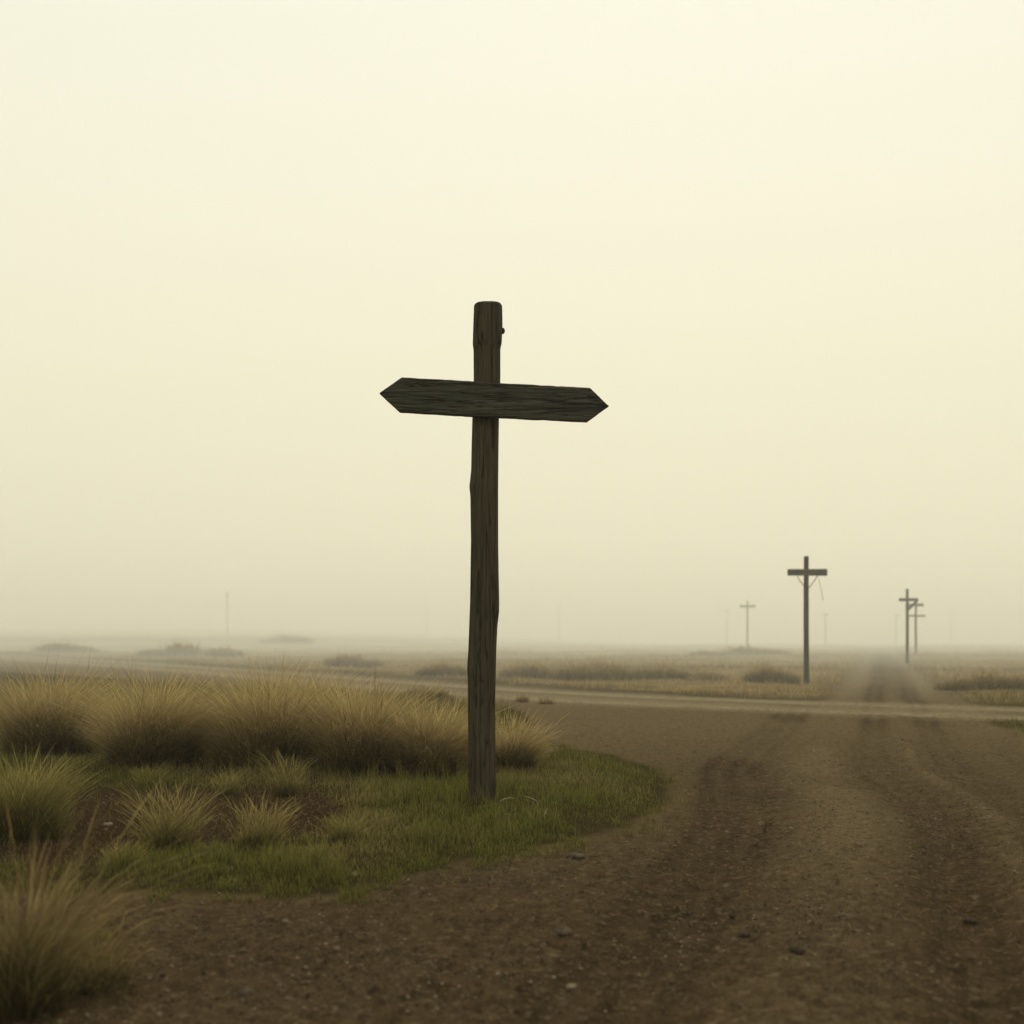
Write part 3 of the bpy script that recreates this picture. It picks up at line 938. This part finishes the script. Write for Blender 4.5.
def scatter_gravel():
    protos = [rock_data(s, 1) for s in range(20, 26)]
    Vs, Ts, Cs = [], [], []
    nv = 0
    n = 70000
    u = rng.uniform(-0.5, 0.5, n); y = 4.6 * (20 / 4.6) ** (rng.random(n) ** 1.1); x = u * y
    m = plan(x, y)
    band = fbm(x * 0.9, y * 0.9, 3, 61)
    d = np.clip(m['road'] * sst(0.35, 0.7, band) + 0.7 * m['bare'], 0, 1)
    d = np.maximum(d, m['road'] * sst(0.0, -1.2, x) * sst(7.4, 6.5, y) * 0.8)
    keep = rng.random(n) < d * 0.75
    x, y = x[keep], y[keep]
    z = height(x, y)
    n = len(x)
    size = 0.0022 + 0.0075 * rng.random(n) ** 3.5
    size = np.where(rng.random(n) < 0.02, size * 1.9, size)
    for p in range(6):
        V, T = protos[p]
        sel = np.arange(p, n, 6); k = len(sel)
        a = rng.random(k) * 6.28; c, sn = np.cos(a)[:, None], np.sin(a)[:, None]
        W = V[None] * np.array([1.15, 0.9, 0.65]) * size[sel][:, None, None]
        W = np.stack([W[..., 0] * c - W[..., 1] * sn, W[..., 0] * sn + W[..., 1] * c, W[..., 2]], -1)
        W = W + np.stack([x[sel], y[sel], z[sel] + size[sel] * 0.15], -1)[:, None, :]
        Vs.append(W.reshape(-1, 3)); Ts.append((T[None] + (np.arange(k) * len(V))[:, None, None]).reshape(-1, 3) + nv)
        tn = np.repeat(rng.random(k), len(V))
        Cs.append(np.stack([tn, tn, tn, np.ones_like(tn)], -1)); nv += k * len(V)
    w = NT('gravel_mix')
    at = w.n('ShaderNodeVertexColor', layer_name='tone')
    c = w.ramp(at.outputs[0], [(0.0, (0.026, 0.017, 0.009)), (0.5, (0.078, 0.053, 0.028)), (0.86, (0.125, 0.092, 0.052)), (0.985, (0.24, 0.19, 0.12))])
    mat = w.finish(w.principled(c, 0.9, 0.12))
    o = np_mesh('gravel', np.concatenate(Vs), None, mat, None, {'tone': np.concatenate(Cs)}, True, np.concatenate(Ts))
    tag(o, kind='stuff')


scatter_gravel()


def stalk(label, pts_px, r=0.003):
    """bleached bent grass stalk lying near the post"""
    bx, by, bz = spot(*pts_px[0])
    s = by / F
    pts = []
    for i, (px, py) in enumerate(pts_px):
        pts.append(((px - pts_px[0][0]) * s, -0.10 * math.sin(PI * i / (len(pts_px) - 1)), (pts_px[0][1] - py) * s))
    rs = [r * (1 - 0.6 * i / (len(pts) - 1)) for i in range(len(pts))]
    o = tube_mesh('dry_stalk', pts, rs, M_stalk, None, 6)
    o.location = (bx, by, bz)
    tag(o, label, 'dry stalk', 'bleached dry stalks at the foot of the signpost')


stalk('arched bleached stalk touching the right foot of the signpost', [(499, 804), (501, 800), (505, 797.5), (510, 797), (514, 798.5)], 0.006)
stalk('long thin bleached stalk arching right of the signpost foot', [(536, 808), (538, 803), (536, 799), (530, 796.5), (524, 796)], 0.004)
stalk('short upright bleached stalk on the grass right of the signpost', [(545, 820), (544, 816), (545, 812), (547, 810)], 0.006)


# ------------------------------------------------------------------ fog
def fog_box(name, size, loc, dens, col, aniso):
    w = NT(name + '_air')
    v = w.n('ShaderNodeVolumeScatter')
    v.inputs['Color'].default_value = (*col, 1); v.inputs['Density'].default_value = dens
    v.inputs['Anisotropy'].default_value = aniso
    ab = w.n('ShaderNodeVolumeAbsorption')
    ab.inputs['Color'].default_value = (*col, 1); ab.inputs['Density'].default_value = dens
    ad = w.n('ShaderNodeAddShader')
    w.l(v.outputs[0], ad.inputs[0]); w.l(ab.outputs[0], ad.inputs[1])
    w.l(ad.outputs[0], w.out.inputs['Volume'])
    w.m.cycles.homogeneous_volume = True
    o = box_mesh(name, size, w.m, None, loc, bevel=0)
    tag(o, kind='stuff')
    return o


AIR = (1.0, 0.984, 0.915)


def fog_bank(name, y0, top, dens, bottom=-2.5):
    """still air over the plain from y0 to beyond the horizon"""
    y1 = 5000.0
    half = 2800.0 - y0 * 0.05 - top
    fog_box(name, (half * 2, y1 - y0, top - bottom), (0, (y0 + y1) / 2, (top + bottom) / 2), dens, AIR, 0.2)


fog_bank('fog', -400.0, 56.0, 0.0010, -3.0)
fog_bank('fog_bank', 24.0, 55.0, 0.0042, -2.9)
fog_bank('ground_mist', 34.0, 0.84, 0.0026, -2.8)
fog_bank('ground_mist', 58.0, 0.70, 0.0030, -2.7)
fog_bank('ground_mist', 96.0, 5.5, 0.0040, -2.65)
fog_bank('fog_bank', 205.0, 16.0, 0.0090, -2.6)

# ------------------------------------------------------------------ sky and sun
SUN_EL, SUN_AZ = math.radians(42), math.radians(8)      # azimuth from +Y towards +X
wd = bpy.data.worlds.new('World'); scene.world = wd; wd.use_nodes = True
nt = wd.node_tree; nt.nodes.clear()
wo = nt.nodes.new('ShaderNodeOutputWorld')
sky = nt.nodes.new('ShaderNodeTexSky'); sky.sky_type = 'NISHITA'; sky.sun_disc = False
sky.sun_elevation = SUN_EL; sky.sun_rotation = SUN_AZ; sky.dust_density = 5.0; sky.air_density = 1.0
b1 = nt.nodes.new('ShaderNodeBackground'); b1.inputs['Strength'].default_value = 0.05
nt.links.new(sky.outputs[0], b1.inputs['Color'])
# overcast veil: cream, brightest around the hidden sun, a little darker at the horizon
geo = nt.nodes.new('ShaderNodeTexCoord')
sep = nt.nodes.new('ShaderNodeSeparateXYZ'); nt.links.new(geo.outputs['Generated'], sep.inputs[0])
dot = nt.nodes.new('ShaderNodeVectorMath'); dot.operation = 'DOT_PRODUCT'
dot.inputs[1].default_value = (math.sin(SUN_AZ) * math.cos(SUN_EL), math.cos(SUN_AZ) * math.cos(SUN_EL), math.sin(SUN_EL))
nt.links.new(geo.outputs['Generated'], dot.inputs[0])
r1 = nt.nodes.new('ShaderNodeValToRGB')
cr = r1.color_ramp; cr.elements.new(0.5); cr.elements.new(0.5)
for e, (p, c) in zip(cr.elements, [(0.0, (0.07, 0.055, 0.035)), (0.49, (0.10, 0.08, 0.05)), (0.51, (1.09, 1.02, 0.735)), (0.75, (0.975, 0.985, 0.87))]):
    e.position = p; e.color = (*c, 1)
mr = nt.nodes.new('ShaderNodeMath'); mr.operation = 'MULTIPLY_ADD'; mr.inputs[1].default_value = 0.5; mr.inputs[2].default_value = 0.5
nt.links.new(sep.outputs['Z'], mr.inputs[0]); nt.links.new(mr.outputs[0], r1.inputs[0])
r2 = nt.nodes.new('ShaderNodeMapRange'); r2.inputs['From Min'].default_value = 0.2; r2.inputs['From Max'].default_value = 1.0
r2.inputs['To Min'].default_value = 0.93; r2.inputs['To Max'].default_value = 1.0
nt.links.new(dot.outputs['Value'], r2.inputs['Value'])
b2 = nt.nodes.new('ShaderNodeBackground'); nt.links.new(r1.outputs[0], b2.inputs['Color']); nt.links.new(r2.outputs[0], b2.inputs['Strength'])
mx = nt.nodes.new('ShaderNodeMixShader'); mx.inputs[0].default_value = 0.93
nt.links.new(b1.outputs[0], mx.inputs[1]); nt.links.new(b2.outputs[0], mx.inputs[2]); nt.links.new(mx.outputs[0], wo.inputs['Surface'])

sl = bpy.data.lights.new('sun', 'SUN'); sl.energy = 2.3; sl.angle = math.radians(18); sl.color = (1.0, 0.95, 0.75)
so = link(bpy.data.objects.new('sun', sl))
dirv = Vector((math.sin(SUN_AZ) * math.cos(SUN_EL), math.cos(SUN_AZ) * math.cos(SUN_EL), math.sin(SUN_EL)))
so.rotation_euler = dirv.to_track_quat('Z', 'Y').to_euler(); so.location = dirv * 50

# ------------------------------------------------------------------ camera
cd = bpy.data.cameras.new('camera'); co = link(bpy.data.objects.new('camera', cd))
cd.sensor_width = 36; cd.sensor_fit = 'HORIZONTAL'; cd.lens = 36 * F / 1024
co.location = (0, 0, EYE); co.rotation_euler = (PI / 2, 0, 0)
cd.shift_y = (HOR - 512) / 1024
cd.clip_start = 0.05; cd.clip_end = 9000
cd.dof.use_dof = True; cd.dof.focus_distance = 11.3; cd.dof.aperture_fstop = 1.7
scene.camera = co

scene.render.engine = 'CYCLES'
scene.view_settings.view_transform = 'Standard'; scene.view_settings.look = 'None'
scene.view_settings.exposure = 0; scene.view_settings.gamma = 1
cy = scene.cycles
cy.use_denoising = True
cy.max_bounces = 8; cy.diffuse_bounces = 3; cy.volume_bounces = 4; cy.transmission_bounces = 2; cy.glossy_bounces = 2
cy.sample_clamp_indirect = 4.0
